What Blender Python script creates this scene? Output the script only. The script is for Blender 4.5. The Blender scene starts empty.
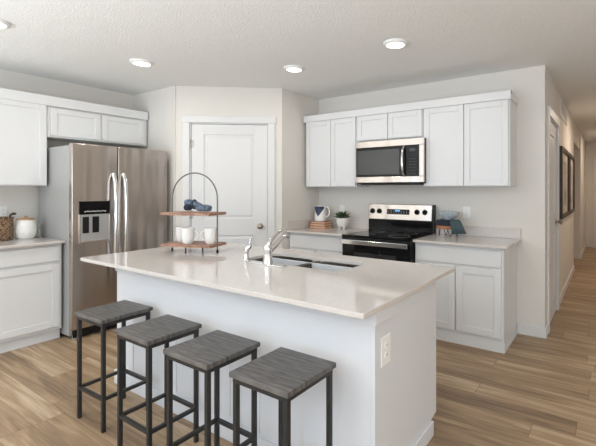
import bpy, bmesh, math, random
from mathutils import Vector, Matrix
R = math.radians
random.seed(7)
C = bpy.context.scene.collection
scene = bpy.context.scene

# ------------------------------------------------------------------ camera
cam_data = bpy.data.cameras.new('camera')
cam = bpy.data.objects.new('camera', cam_data)
C.objects.link(cam)
cam.location = (0.5084, -4.1674, 1.4174)
cam.rotation_euler = (R(90), 0, 0.5721)
cam_data.sensor_width = 36
cam_data.lens = 36 * 397.04 / 596
cam_data.shift_x = -54.78 / 596
cam_data.shift_y = -33.70 / 596
cam_data.clip_start = 0.02
scene.camera = cam

# ------------------------------------------------------------------ world, daylight, added fill lights, exposure
scene.view_settings.view_transform = 'Standard'
scene.view_settings.look = 'None'
scene.view_settings.gamma = 1
scene.view_settings.use_curve_mapping = False
scene.view_settings.exposure = 0.04

world = bpy.data.worlds.new('world')
scene.world = world
world.use_nodes = True
wb = world.node_tree.nodes['Background']
wb.inputs[0].default_value = (0.84, 0.92, 1.0, 1)
wb.inputs[1].default_value = 1.0


def area(name, loc, rot, sx, sy, power, col):
    l = bpy.data.lights.new(name, 'AREA')
    l.shape = 'RECTANGLE'
    l.size = sx
    l.size_y = sy
    l.energy = power
    l.color = col
    o = bpy.data.objects.new(name, l)
    o.location = loc
    o.rotation_euler = rot
    C.objects.link(o)
    return o


# daylight through the big windows of the living room behind the camera
area('window_daylight', (-1.6, -8.2, 1.2), (R(104), 0, 0), 5.0, 2.0, 44, (0.60, 0.77, 1.0))
# added fill light right of the camera, brightens the right-facing sides
area('side_fill', (4.6, -5.0, 1.2), (R(104), 0, R(90)), 4.5, 2.0, 62, (1.0, 0.97, 0.93))
# added upward fill behind the camera, brightens the room by way of the ceiling
area('ceiling_bounce_fill', (-0.6, -6.4, 1.0), (R(180), 0, 0), 7.0, 3.4, 390, (0.86, 0.94, 1.0))
# unseen warm fill lights added under the hall ceiling to lighten the hallway
area('hall_fill', (0.8, 2.6, 2.57), (0, 0, 0), 0.3, 0.3, 16, (1.0, 0.8, 0.62))
area('hall_fill', (0.8, 5.6, 2.57), (0, 0, 0), 0.3, 0.3, 12, (1.0, 0.8, 0.62))


# ------------------------------------------------------------------ materials
def mat(name, col, rough=0.5, metal=0.0, spec=0.5, **kw):
    m = bpy.data.materials.new(name)
    m.use_nodes = True
    b = m.node_tree.nodes['Principled BSDF']
    b.inputs['Base Color'].default_value = (*col, 1)
    b.inputs['Roughness'].default_value = rough
    b.inputs['Metallic'].default_value = metal
    b.inputs['Specular IOR Level'].default_value = spec
    for k, v in kw.items():
        b.inputs[k].default_value = v
    return m


def srgb(r, g, b):
    f = lambda c: (c / 255 / 12.92) if c / 255 < 0.04045 else ((c / 255 + 0.055) / 1.055) ** 2.4
    return (f(r), f(g), f(b))


def nodes(m):
    t = m.node_tree
    return t.nodes, t.links, t.nodes['Principled BSDF']


def noise_bump(m, scale, strength, dist=0.01, detail=4, ramp=None):
    n, l, b = nodes(m)
    tc = n.new('ShaderNodeTexCoord')
    no = n.new('ShaderNodeTexNoise')
    no.inputs['Scale'].default_value = scale
    no.inputs['Detail'].default_value = detail
    bu = n.new('ShaderNodeBump')
    bu.inputs['Strength'].default_value = strength
    bu.inputs['Distance'].default_value = dist
    l.new(tc.outputs['Object'], no.inputs['Vector'])
    src = no.outputs['Fac']
    if ramp:
        cr = n.new('ShaderNodeValToRGB')
        cr.color_ramp.elements[0].position, cr.color_ramp.elements[1].position = ramp
        l.new(src, cr.inputs['Fac'])
        src = cr.outputs['Color']
    l.new(src, bu.inputs['Height'])
    l.new(bu.outputs['Normal'], b.inputs['Normal'])
    return m


def noise_color(m, c1, c2, scale, detail=5, stretch=(1, 1, 1), ramp=(0.35, 0.65)):
    n, l, b = nodes(m)
    tc = n.new('ShaderNodeTexCoord')
    mp = n.new('ShaderNodeMapping')
    mp.inputs['Scale'].default_value = stretch
    no = n.new('ShaderNodeTexNoise')
    no.inputs['Scale'].default_value = scale
    no.inputs['Detail'].default_value = detail
    cr = n.new('ShaderNodeValToRGB')
    cr.color_ramp.elements[0].position, cr.color_ramp.elements[1].position = ramp
    cr.color_ramp.elements[0].color = (*c1, 1)
    cr.color_ramp.elements[1].color = (*c2, 1)
    l.new(tc.outputs['Object'], mp.inputs['Vector'])
    l.new(mp.outputs['Vector'], no.inputs['Vector'])
    l.new(no.outputs['Fac'], cr.inputs['Fac'])
    l.new(cr.outputs['Color'], b.inputs['Base Color'])
    return m


M = {}
M['wall'] = noise_bump(mat('wall_paint', srgb(224, 220, 214), 0.85, spec=0.25), 160, 0.12, 0.002)
M['ceiling'] = noise_bump(mat('ceiling_texture', srgb(241, 241, 239), 0.95, spec=0.1), 80, 0.28, 0.007, 3, (0.48, 0.62))
M['trim'] = mat('white_trim', srgb(222, 222, 222), 0.4)
M['cabinet'] = mat('white_cabinet_paint', srgb(223, 224, 225), 0.38)
M['island'] = mat('island_paint', srgb(216, 218, 222), 0.4)
M['quartz'] = noise_color(mat('white_quartz', srgb(235, 231, 228), 0.07), srgb(208, 202, 197), srgb(213, 207, 202), 50, 2)
M['steel'] = mat('brushed_steel', srgb(196, 187, 180), 0.27, 1.0)
M['steel_side'] = mat('grey_appliance_side', srgb(172, 172, 170), 0.45, 0.2)
M['chrome'] = mat('chrome', srgb(225, 225, 225), 0.12, 1.0)
M['nickel'] = mat('satin_nickel', srgb(170, 160, 150), 0.28, 1.0)
M['sink'] = mat('sink_steel', srgb(98, 93, 88), 0.3, 1.0)
_n, _l, _b = nodes(M['sink'])
_tc = _n.new('ShaderNodeTexCoord')
_mp = _n.new('ShaderNodeMapping')
_mp.inputs['Scale'].default_value = (16, 16, 0.6)
_no = _n.new('ShaderNodeTexNoise')
_no.inputs['Scale'].default_value = 1.0
_bu = _n.new('ShaderNodeBump')
_bu.inputs['Strength'].default_value = 0.8
_bu.inputs['Distance'].default_value = 0.04
_l.new(_tc.outputs['Object'], _mp.inputs['Vector'])
_l.new(_mp.outputs['Vector'], _no.inputs['Vector'])
_l.new(_no.outputs['Fac'], _bu.inputs['Height'])
_l.new(_bu.outputs['Normal'], _b.inputs['Normal'])
M['black_glass'] = mat('black_glass', (0.006, 0.006, 0.007), 0.05, spec=0.22)
M['dark_glass'] = mat('dark_door_glass', (0.03, 0.03, 0.03), 0.08, spec=0.6)
M['black'] = mat('black_plastic', (0.012, 0.012, 0.013), 0.25, spec=0.25)
M['dark_gap'] = mat('dark_interior', (0.03, 0.028, 0.025), 0.7)
M['stool_metal'] = mat('stool_black_metal', srgb(52, 52, 52), 0.42, 0.4)
M['grey_metal'] = mat('grey_metal', srgb(110, 108, 106), 0.4, 0.6)
M['white_plastic'] = mat('white_plastic', srgb(240, 240, 238), 0.35)
M['socket'] = mat('socket_slots', (0.05, 0.05, 0.05), 0.5)
M['ceramic'] = mat('white_ceramic', srgb(238, 236, 232), 0.2)
M['navy'] = mat('navy_glaze', srgb(45, 55, 88), 0.3)
M['navy_cloth'] = noise_bump(mat('navy_cloth', srgb(38, 46, 62), 0.9), 300, 0.4, 0.002)
M['teal_cloth'] = noise_bump(mat('dark_teal_cloth', srgb(62, 78, 84), 0.9), 300, 0.4, 0.002)
M['blue_grey_cloth'] = noise_color(mat('blue_grey_cloth', srgb(90, 102, 120), 0.9), srgb(62, 74, 94), srgb(122, 134, 150), 60)
M['bowl'] = noise_color(mat('blue_grey_glaze', srgb(150, 165, 172), 0.25), srgb(162, 176, 183), srgb(198, 208, 212), 40)
M['book_paper'] = mat('book_pages', srgb(214, 178, 150), 0.8)
M['book_cover'] = mat('book_cover', srgb(150, 92, 68), 0.6)
M['leaf'] = noise_color(mat('succulent_leaf', srgb(60, 80, 55), 0.45), srgb(44, 62, 42), srgb(92, 112, 78), 30)
M['soil'] = mat('soil', srgb(60, 45, 35), 0.95)
M['lid_wood'] = noise_color(mat('lid_wood', srgb(190, 150, 105), 0.5), srgb(165, 120, 80), srgb(205, 165, 120), 20, stretch=(1, 6, 1))
M['shelf_wood'] = noise_color(mat('shelf_wood', srgb(150, 110, 90), 0.5), srgb(122, 84, 66), srgb(182, 142, 120), 18, stretch=(1, 7, 7))
M['riser_wood'] = noise_color(mat('riser_wood', srgb(170, 110, 75), 0.5), srgb(150, 92, 60), srgb(190, 128, 90), 18, stretch=(1, 7, 7))
M['stool_top'] = noise_bump(noise_color(mat('grey_wood_seat', srgb(88, 86, 86), 0.45), srgb(62, 60, 60), srgb(116, 112, 108), 6, 8, stretch=(1.5, 12, 1), ramp=(0.3, 0.75)), 60, 0.1, 0.002)
M['frame_dark'] = mat('dark_picture_frame', srgb(62, 54, 48), 0.5)
M['art'] = noise_color(mat('neutral_print', srgb(165, 155, 145), 0.5), srgb(140, 130, 122), srgb(196, 188, 178), 3)
M['mat_board'] = mat('mat_board', srgb(196, 186, 174), 0.7)
M['led'] = mat('display_blue', (0.02, 0.05, 0.1), 0.3)
_b = M['led'].node_tree.nodes['Principled BSDF']
_b.inputs['Emission Color'].default_value = (0.15, 0.5, 1, 1)
_b.inputs['Emission Strength'].default_value = 1.0
M['lamp'] = mat('lamp_lens', (1, 0.95, 0.88), 0.5)
_b = M['lamp'].node_tree.nodes['Principled BSDF']
_b.inputs['Emission Color'].default_value = (1, 0.9, 0.78, 1)
_b.inputs['Emission Strength'].default_value = 4.0


def glass_mat():
    m = mat('clear_glass', (0.95, 0.97, 0.97), 0.03, spec=0.5)
    b = m.node_tree.nodes['Principled BSDF']
    b.inputs['Transmission Weight'].default_value = 1
    b.inputs['IOR'].default_value = 1.45
    return m


M['glass'] = glass_mat()


def wicker():
    m = mat('woven_wicker', srgb(130, 100, 75), 0.8)
    n, l, b = nodes(m)
    tc = n.new('ShaderNodeTexCoord')
    vo = n.new('ShaderNodeTexVoronoi')
    vo.inputs['Scale'].default_value = 75
    cr = n.new('ShaderNodeValToRGB')
    cr.color_ramp.elements[0].color = (*srgb(176, 146, 116), 1)
    cr.color_ramp.elements[1].color = (*srgb(74, 52, 36), 1)
    cr.color_ramp.elements[0].position = 0.15
    cr.color_ramp.elements[1].position = 0.75
    bu = n.new('ShaderNodeBump')
    bu.inputs['Strength'].default_value = 0.8
    bu.inputs['Distance'].default_value = 0.01
    bu.invert = True
    l.new(tc.outputs['Object'], vo.inputs['Vector'])
    l.new(vo.outputs['Distance'], cr.inputs['Fac'])
    l.new(vo.outputs['Distance'], bu.inputs['Height'])
    l.new(cr.outputs['Color'], b.inputs['Base Color'])
    l.new(bu.outputs['Normal'], b.inputs['Normal'])
    return m


M['wicker'] = wicker()


def brushed():
    # horizontal brushing: stretched noise drives roughness and a faint bump
    m = M['steel']
    n, l, b = nodes(m)
    tc = n.new('ShaderNodeTexCoord')
    mp = n.new('ShaderNodeMapping')
    mp.inputs['Scale'].default_value = (1, 1, 40)
    no = n.new('ShaderNodeTexNoise')
    no.inputs['Scale'].default_value = 3
    mr = n.new('ShaderNodeMapRange')
    mr.inputs[3].default_value = 0.2
    mr.inputs[4].default_value = 0.26
    m2 = n.new('ShaderNodeMapping')
    m2.inputs['Scale'].default_value = (5, 5, 0.25)
    n2 = n.new('ShaderNodeTexNoise')
    n2.inputs['Scale'].default_value = 1.0
    n2.inputs['Detail'].default_value = 1
    bu = n.new('ShaderNodeBump')
    bu.inputs['Strength'].default_value = 0.5
    bu.inputs['Distance'].default_value = 0.05
    l.new(tc.outputs['Object'], m2.inputs['Vector'])
    l.new(m2.outputs['Vector'], n2.inputs['Vector'])
    l.new(n2.outputs['Fac'], bu.inputs['Height'])
    l.new(bu.outputs['Normal'], b.inputs['Normal'])
    l.new(tc.outputs['Object'], mp.inputs['Vector'])
    l.new(mp.outputs['Vector'], no.inputs['Vector'])
    l.new(no.outputs['Fac'], mr.inputs[0])
    l.new(mr.outputs[0], b.inputs['Roughness'])


brushed()


def floor_mat():
    m = mat('wood_planks', (0.4, 0.28, 0.18), 0.42)
    n, l, b = nodes(m)
    geo = n.new('ShaderNodeNewGeometry')
    sep = n.new('ShaderNodeSeparateXYZ')
    l.new(geo.outputs['Position'], sep.inputs[0])

    def mth(op, a, bb=None, c=None):
        k = n.new('ShaderNodeMath')
        k.operation = op
        for i, v in enumerate((a, bb, c)):
            if v is None:
                continue
            if isinstance(v, (int, float)):
                k.inputs[i].default_value = v
            else:
                l.new(v, k.inputs[i])
        return k.outputs[0]
    PW, PL = 0.165, 1.3
    yy = mth('DIVIDE', mth('ADD', sep.outputs[1], 40), PW)
    row = mth('FLOOR', yy)
    fy = mth('FRACT', yy)
    wn = n.new('ShaderNodeTexWhiteNoise')
    wn.noise_dimensions = '1D'
    l.new(row, wn.inputs['W'])
    xx = mth('ADD', mth('DIVIDE', mth('ADD', sep.outputs[0], 40), PL), mth('MULTIPLY', wn.outputs['Value'], 5))
    colm = mth('FLOOR', xx)
    fx = mth('FRACT', xx)
    w2 = n.new('ShaderNodeTexWhiteNoise')
    w2.noise_dimensions = '2D'
    cv = n.new('ShaderNodeCombineXYZ')
    l.new(row, cv.inputs[0])
    l.new(colm, cv.inputs[1])
    l.new(cv.outputs[0], w2.inputs['Vector'])
    rnd = w2.outputs['Value']
    # grain: stretched noise shifted per plank
    gv = n.new('ShaderNodeCombineXYZ')
    l.new(mth('ADD', mth('MULTIPLY', sep.outputs[0], 0.9), mth('MULTIPLY', rnd, 37)), gv.inputs[0])
    l.new(mth('MULTIPLY', sep.outputs[1], 13), gv.inputs[1])
    l.new(mth('MULTIPLY', rnd, 11), gv.inputs[2])
    g1 = n.new('ShaderNodeTexNoise')
    g1.inputs['Scale'].default_value = 1.6
    g1.inputs['Detail'].default_value = 7
    g1.inputs['Roughness'].default_value = 0.6
    g1.inputs['Distortion'].default_value = 0.7
    l.new(gv.outputs[0], g1.inputs['Vector'])
    gv2 = n.new('ShaderNodeCombineXYZ')
    l.new(mth('ADD', mth('MULTIPLY', sep.outputs[0], 3), mth('MULTIPLY', rnd, 91)), gv2.inputs[0])
    l.new(mth('MULTIPLY', sep.outputs[1], 90), gv2.inputs[1])
    g2 = n.new('ShaderNodeTexNoise')
    g2.inputs['Scale'].default_value = 1.0
    g2.inputs['Detail'].default_value = 4
    l.new(gv2.outputs[0], g2.inputs['Vector'])
    fac = mth('ADD', mth('ADD', mth('MULTIPLY', g1.outputs['Fac'], 1.12), mth('MULTIPLY', g2.outputs['Fac'], 0.3)), mth('MULTIPLY', rnd, 0.22))
    fac = mth('SUBTRACT', fac, 0.34)
    cr = n.new('ShaderNodeValToRGB')
    e = cr.color_ramp.elements
    e[0].position = 0.2
    e[0].color = (*srgb(114, 92, 71), 1)
    e[1].position = 0.82
    e[1].color = (*srgb(204, 182, 153), 1)
    k = e.new(0.5)
    k.color = (*srgb(162, 135, 105), 1)
    l.new(fac, cr.inputs['Fac'])
    # joints
    jy = mth('LESS_THAN', fy, 0.018)
    jx = mth('LESS_THAN', fx, 0.0028)
    j = mth('MAXIMUM', jy, jx)
    mx = n.new('ShaderNodeMix')
    mx.data_type = 'RGBA'
    l.new(mth('MULTIPLY', j, 0.65), mx.inputs[0])
    l.new(cr.outputs['Color'], mx.inputs[6])
    mx.inputs[7].default_value = (*srgb(70, 48, 34), 1)
    l.new(mx.outputs[2], b.inputs['Base Color'])
    bu = n.new('ShaderNodeBump')
    bu.inputs['Strength'].default_value = 0.25
    bu.inputs['Distance'].default_value = 0.003
    l.new(mth('SUBTRACT', g2.outputs['Fac'], mth('MULTIPLY', j, 2)), bu.inputs['Height'])
    l.new(bu.outputs['Normal'], b.inputs['Normal'])
    return m


M['floor'] = floor_mat()


# ------------------------------------------------------------------ mesh helpers
class MB:
    def __init__(self):
        self.bm = bmesh.new()

    def box(self, x0, x1, y0, y1, z0, z1, mx=None):
        vs = [self.bm.verts.new((x, y, z)) for x in (x0, x1) for y in (y0, y1) for z in (z0, z1)]
        for f in ((0, 1, 3, 2), (4, 6, 7, 5), (0, 4, 5, 1), (2, 3, 7, 6), (0, 2, 6, 4), (1, 5, 7, 3)):
            self.bm.faces.new([vs[i] for i in f])
        if mx:
            for v in vs:
                v.co = mx @ v.co
        return self

    def prism(self, pts, a0, a1, axis='z'):
        def P(p, a):
            if axis == 'z':
                return (p[0], p[1], a)
            if axis == 'x':
                return (a, p[0], p[1])
            return (p[0], a, p[1])
        A = [self.bm.verts.new(P(p, a0)) for p in pts]
        B = [self.bm.verts.new(P(p, a1)) for p in pts]
        n = len(pts)
        self.bm.faces.new(A)
        self.bm.faces.new(B[::-1])
        for i in range(n):
            self.bm.faces.new((A[i], A[(i + 1) % n], B[(i + 1) % n], B[i]))
        return self

    def lathe(self, prof, cx=0, cy=0, seg=32, mx=None, sx=1, sy=1):
        rings = []
        new = []
        for r, z in prof:
            if r < 1e-6:
                v = [self.bm.verts.new((cx, cy, z))]
            else:
                v = [self.bm.verts.new((cx + sx * r * math.cos(2 * math.pi * i / seg), cy + sy * r * math.sin(2 * math.pi * i / seg), z)) for i in range(seg)]
            rings.append(v)
            new += v
        for a, b in zip(rings, rings[1:]):
            for i in range(seg):
                j = (i + 1) % seg
                q = []
                for v in ((a[i % len(a)], a[j % len(a)], b[j % len(b)], b[i % len(b)])):
                    if v not in q:
                        q.append(v)
                if len(q) >= 3:
                    try:
                        self.bm.faces.new(q)
                    except ValueError:
                        pass
        if mx:
            for v in new:
                v.co = mx @ v.co
        return self

    def tube(self, path, r, seg=10, closed=False, rads=None, square=False):
        path = [Vector(p) for p in path]
        n = len(path)
        if square:
            seg = 4
        rings = []
        prev = None
        for i, p in enumerate(path):
            if closed:
                t = (path[(i + 1) % n] - path[i - 1]).normalized()
            else:
                t = (path[min(i + 1, n - 1)] - path[max(i - 1, 0)]).normalized()
            up = prev if prev is not None else (Vector((0, 0, 1)) if abs(t.z) < 0.9 else Vector((0, 1, 0)))
            u = (up - t * up.dot(t)).normalized()
            w = t.cross(u)
            prev = u
            rr = rads[i] if rads else r
            off = math.pi / 4 if square else 0
            rings.append([self.bm.verts.new(p + (u * math.cos(2 * math.pi * k / seg + off) + w * math.sin(2 * math.pi * k / seg + off)) * rr) for k in range(seg)])
        m = n if closed else n - 1
        for i in range(m):
            a, b = rings[i], rings[(i + 1) % n]
            for k in range(seg):
                self.bm.faces.new((a[k], a[(k + 1) % seg], b[(k + 1) % seg], b[k]))
        if not closed:
            self.bm.faces.new(rings[0][::-1])
            self.bm.faces.new(rings[-1])
        return self

    def cyl(self, p0, p1, r, seg=24):
        return self.tube([p0, p1], r, seg)

    def build(self, name, material, parent=None, bevel=0.0, smooth=False, subsurf=0, segs=2):
        bmesh.ops.recalc_face_normals(self.bm, faces=self.bm.faces)
        me = bpy.data.meshes.new(name)
        self.bm.to_mesh(me)
        self.bm.free()
        me.materials.append(material)
        o = bpy.data.objects.new(name, me)
        C.objects.link(o)
        if parent:
            o.parent = parent
        if smooth:
            for p in me.polygons:
                p.use_smooth = True
            try:
                me.set_sharp_from_angle(angle=R(40))
            except Exception:
                pass
        if bevel:
            b = o.modifiers.new('bevel', 'BEVEL')
            b.width = bevel
            b.segments = segs
            b.limit_method = 'ANGLE'
            b.angle_limit = R(40)
        if subsurf:
            s = o.modifiers.new('subsurf', 'SUBSURF')
            s.levels = s.render_levels = subsurf
        return o


def tag(o, label, cat, group=None):
    o['label'] = label
    o['category'] = cat
    if group:
        o['group'] = group
    return o


def thing(name, label, cat, loc=(0, 0, 0), rz=0, group=None):
    o = bpy.data.objects.new(name, None)
    o.empty_display_size = 0.1
    C.objects.link(o)
    o.location = loc
    o.rotation_euler = (0, 0, rz)
    return tag(o, label, cat, group)


def struct(name, mb, material, bevel=0, parent=None):
    o = mb.build(name, material, parent, bevel)
    if not parent:
        o['kind'] = 'structure'
    return o


def copy_tree(o, parent=None):
    c = o.copy()
    C.objects.link(c)
    c.parent = parent
    for ch in list(o.children):
        copy_tree(ch, c)
    return c


# ------------------------------------------------------------------ room shell
H = 2.6
XP = -2.707            # pantry side wall plane
YP = -0.708
PA = (-3.666, -1.459)  # left end of the diagonal pantry wall
XL = -4.52             # left wall plane
TH = 0.12

struct('floor', MB().box(XL - TH, 5.2, -9.2, 9.5, -0.05, 0), M['floor'])
struct('ceiling', MB().box(XL - TH, 5.2, -9.2, 9.5, H, H + 0.05), M['ceiling'])
struct('wall_left', MB().box(XL - TH, XL, -9.2, PA[1] + TH, 0, H), M['wall'])
struct('wall_back', MB().box(XP - TH, 0.0, 0, TH, 0, H), M['wall'])
# pantry: side wall, diagonal wall with door opening, front wall
struct('wall_pantry_side', MB().prism([(XP, 0), (XP, YP), (XP - 0.09, YP - 0.07), (XP - TH, YP + 0.03), (XP - TH, 0)], 0, H), M['wall'])
dg = bpy.data.objects.new('wall_pantry_diagonal', None)
ang = math.atan2(YP - PA[1], XP - PA[0])
LD = math.hypot(YP - PA[1], XP - PA[0])
# local frame: x along the wall from its left end, -y to the room
mbd = MB()
DX0, DX1, DZ = LD - 1.045, LD - 0.155, 2.185
mbd.box(0, DX0, 0.0, 0.1, 0, H)
mbd.box(DX1, LD, 0.0, 0.1, 0, H)
mbd.box(DX0, DX1, 0.0, 0.1, DZ, H)
bpy.data.objects.remove(dg)
wd = mbd.build('wall_pantry_diagonal', M['wall'])
wd['kind'] = 'structure'
wd.location = (PA[0], PA[1], 0)
wd.rotation_euler = (0, 0, ang)
struct('wall_pantry_front', MB().box(XL, PA[0] + 0.02, PA[1], PA[1] + 0.1, 0, H), M['wall'])

# hall wall (plane x = 0) with the closet door opening, far opening and end
HD0, HD1, HDZ = 0.235, 1.04, 2.15
hw = MB()
hw.box(-TH, 0, TH, HD0, 0, H)
hw.box(-TH, 0, HD0, HD1, HDZ, H)
hw.box(-TH, 0, HD1, 3.72, 0, H)
hw.box(-TH, 0, 3.72, 5.15, 2.25, H)
hw.box(-TH, 0.03, 5.15, 7.2, 0, H)
struct('wall_hall_left', hw, M['wall'])
struct('wall_hall_recess', MB().box(-1.4, -1.3, 3.6, 5.27, 0, H).box(-1.3, -TH, 3.62, 3.72, 0, H).box(-1.3, -TH, 5.15, 5.25, 0, H), M['wall'])
struct('wall_hall_end', MB().box(-0.2, 1.6, 7.2, 7.3, 0, H), M['wall'])
struct('wall_hall_right', MB().box(1.45, 1.57, -0.3, 7.3, 0, H), M['wall'])
struct('wall_right', MB().box(5.1, 5.2, -9.2, -0.2, 0, H).box(1.57, 5.2, -0.3, -0.2, 0, H), M['wall'])

# baseboards
BH = 0.1
struct('baseboard_back', MB().box(-0.245, 0.0, -0.014, 0, 0, BH).box(0.0, 0.014, -0.014, 0.15, 0, BH), M['trim'], 0.004)
struct('baseboard_hall', MB().box(0, 0.014, 1.122, 3.72, 0, BH).box(-0.3, 0.0, 5.136, 5.15, 0, BH).box(0.0, 0.044, 5.136, 5.15, 0, BH).box(0.03, 0.044, 5.15, 7.2, 0, BH), M['trim'], 0.004)
struct('baseboard_hall_end', MB().box(0.044, 0.19, 7.186, 7.2, 0, BH), M['trim'], 0.004)


# door leaf with two raised panels, in local frame: x width, front toward -y
def door_leaf(mb, w, h, y, panels, th=0.035):
    mb.box(0, w, y + 0.012, y + th, 0, h)
    # face frame around the panel openings
    xs0, xs1 = panels[0][0], panels[0][1]
    mb.box(0, xs0, y, y + 0.012, 0, h)
    mb.box(xs1, w, y, y + 0.012, 0, h)
    z = 0
    for (a, b, z0, z1) in sorted(panels, key=lambda p: p[2]):
        mb.box(a, b, y, y + 0.012, z, z0)
        z = z1
    mb.box(xs0, xs1, y, y + 0.012, z, h)
    for (a, b, z0, z1) in panels:
        i, k = 0.012, 0.04
        o1 = [(a + i, z0 + i), (b - i, z0 + i), (b - i, z1 - i), (a + i, z1 - i)]
        o2 = [(a + k, z0 + k), (b - k, z0 + k), (b - k, z1 - k), (a + k, z1 - k)]
        A = [mb.bm.verts.new((p[0], y + 0.0119, p[1])) for p in o1]
        B = [mb.bm.verts.new((p[0], y + 0.003, p[1])) for p in o2]
        mb.bm.faces.new(B)
        for q in range(4):
            mb.bm.faces.new((A[q], A[(q + 1) % 4], B[(q + 1) % 4], B[q]))


def casing(mb, x0, x1, z1, y, w=0.075, t=0.018, head=0.075, ear=0.012):
    mb.box(x0 - w, x0, y - t, y, 0, z1)
    mb.box(x1, x1 + w, y - t, y, 0, z1)
    mb.box(x0 - w - ear, x1 + w + ear, y - t - 0.005, y, z1, z1 + head)


def knob(parent, x, y, z, name='door_knob'):
    mb = MB()
    mx = Matrix.Translation((x, y, z)) @ Matrix.Rotation(R(90), 4, 'X')
    mb.lathe([(0, 0), (0.033, 0), (0.033, 0.004), (0.028, 0.008), (0.012, 0.01), (0.011, 0.03), (0.02, 0.036), (0.029, 0.048), (0.029, 0.058), (0.02, 0.068), (0, 0.071)], seg=24, mx=mx)
    return mb.build(name, M['nickel'], parent, smooth=True)


def hinge(parent, x, y, z):
    mb = MB()
    mb.box(x - 0.003, x + 0.028, y - 0.002, y + 0.003, z - 0.045, z + 0.045)
    mb.cyl((x, y - 0.006, z - 0.048), (x, y - 0.006, z + 0.048), 0.007, 10)
    return mb.build('hinge', M['nickel'], parent)


# pantry door
mb = MB()
casing(mb, DX0, DX1, DZ, 0)
tr = mb.build('trim_1', M['trim'], bevel=0.003)
tr['kind'] = 'structure'
tr.location = (PA[0], PA[1], 0)
tr.rotation_euler = (0, 0, ang)
jm = MB().box(DX0, DX0 + 0.012, 0, 0.1, 0, DZ).box(DX1 - 0.012, DX1, 0, 0.1, 0, DZ).box(DX0 + 0.012, DX1 - 0.012, 0, 0.1, DZ - 0.012, DZ)
jo = jm.build('trim_2', M['trim'])
jo['kind'] = 'structure'
jo.location = tr.location
jo.rotation_euler = tr.rotation_euler
d = bpy.data.objects.new('door_1', None)
C.objects.link(d)
d['kind'] = 'structure'
d.location = (PA[0] + math.cos(ang) * (DX0 + 0.016), PA[1] + math.sin(ang) * (DX0 + 0.016), 0.012)
d.rotation_euler = (0, 0, ang)
mb = MB()
W = DX1 - DX0 - 0.032
door_leaf(mb, W, DZ - 0.03, 0.012, [(0.14, W - 0.15, 1.07, 2.04), (0.14, W - 0.15, 0.22, 0.87)])
mb.build('door_panel', M['trim'], d, 0.002)
knob(d, W - 0.075, 0.012, 0.975)
for z in (1.93, 1.12, 0.25):
    hinge(d, -0.004, 0.008, z)

# hall closet door, in the wall x = 0 (front faces +x)
mb = MB()
casing(mb, HD0, HD1, HDZ, 0, w=0.08, t=0.02, head=0.09, ear=0.0)
t3 = mb.build('trim_3', M['trim'], bevel=0.003)
t3['kind'] = 'structure'
t3.rotation_euler = (0, 0, R(90))
jm = MB().box(-0.1, 0, HD0, HD0 + 0.012, 0, HDZ).box(-0.1, 0, HD1 - 0.012, HD1, 0, HDZ).box(-0.1, 0, HD0 + 0.012, HD1 - 0.012, HDZ - 0.012, HDZ)
struct('trim_4', jm, M['trim'])
d = bpy.data.objects.new('door_2', None)
C.objects.link(d)
d['kind'] = 'structure'
d.location = (0, HD0 + 0.016, 0.012)
d.rotation_euler = (0, 0, R(90))
W = HD1 - HD0 - 0.032
mb = MB()
door_leaf(mb, W, HDZ - 0.03, 0.006, [(0.16, W - 0.16, 1.14, 1.99), (0.16, W - 0.16, 0.2, 0.92)])
mb.build('door_panel', M['trim'], d, 0.002)
knob(d, W - 0.06, 0.006, 1.03)
for z in (1.85, 1.05, 0.25):
    hinge(d, 0.0, 0.006, z)
# far door at the end of the hall
struct('trim_5', MB().box(0.2, 0.28, 7.182, 7.2, 0, 2.05).box(1.12, 1.2, 7.182, 7.2, 0, 2.05).box(0.18, 1.22, 7.178, 7.2, 2.05, 2.14), M['trim'], 0.003)
d = bpy.data.objects.new('door_3', None)
C.objects.link(d)
d['kind'] = 'structure'
d.location = (0.285, 7.186, 0.01)
mb = MB()
door_leaf(mb, 0.83, 2.03, -0.022, [(0.14, 0.69, 1.1, 1.9), (0.14, 0.69, 0.2, 0.9)], th=0.034)
mb.build('door_panel', M['trim'], d, 0.002)
knob(d, 0.06, -0.022, 0.98)


# ------------------------------------------------------------------ cabinets
def shaker(mb, x0, x1, z0, z1, y, st=0.055, t=0.02, rec=0.009):
    """shaker front: outer face at y - t"""
    mb.box(x0 + st - 0.001, x1 - st + 0.001, y - t + rec, y - 0.001, z0 + st - 0.001, z1 - st + 0.001)
    mb.box(x0, x0 + st, y - t, y, z0, z1)
    mb.box(x1 - st, x1, y - t, y, z0, z1)
    mb.box(x0 + st, x1 - st, y - t, y, z0, z0 + st)
    mb.box(x0 + st, x1 - st, y - t, y, z1 - st, z1)


def cab_door(parent, x0, x1, z0, z1, y, st=0.055, name='door'):
    mb = MB()
    shaker(mb, x0, x1, z0, z1, y, st)
    return mb.build(name, M['cabinet'], parent, 0.0025)


def slab(parent, x0, x1, z0, z1, y, name='drawer'):
    return MB().box(x0, x1, y - 0.02, y, z0, z1).build(name, M['cabinet'], parent, 0.003)


UD = 0.31  # carcass depth of the wall cabinets, doors on top of it
UZ0, UZ1 = 1.446, 2.29


def wall_cabinet(x0, x1, z0, z1, label, doors, door_z, rz=0, loc=(0, 0, 0), depth=UD, group=None):
    t = thing('wall_cabinet', label, 'cabinet', loc, rz, group)
    MB().box(x0, x1, -depth, 0, z0, z1).build('cabinet_body', M['cabinet'], t, 0.0015)
    for a, b in doors:
        cab_door(t, a, b, door_z[0], door_z[1], -depth)
    return t


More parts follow.
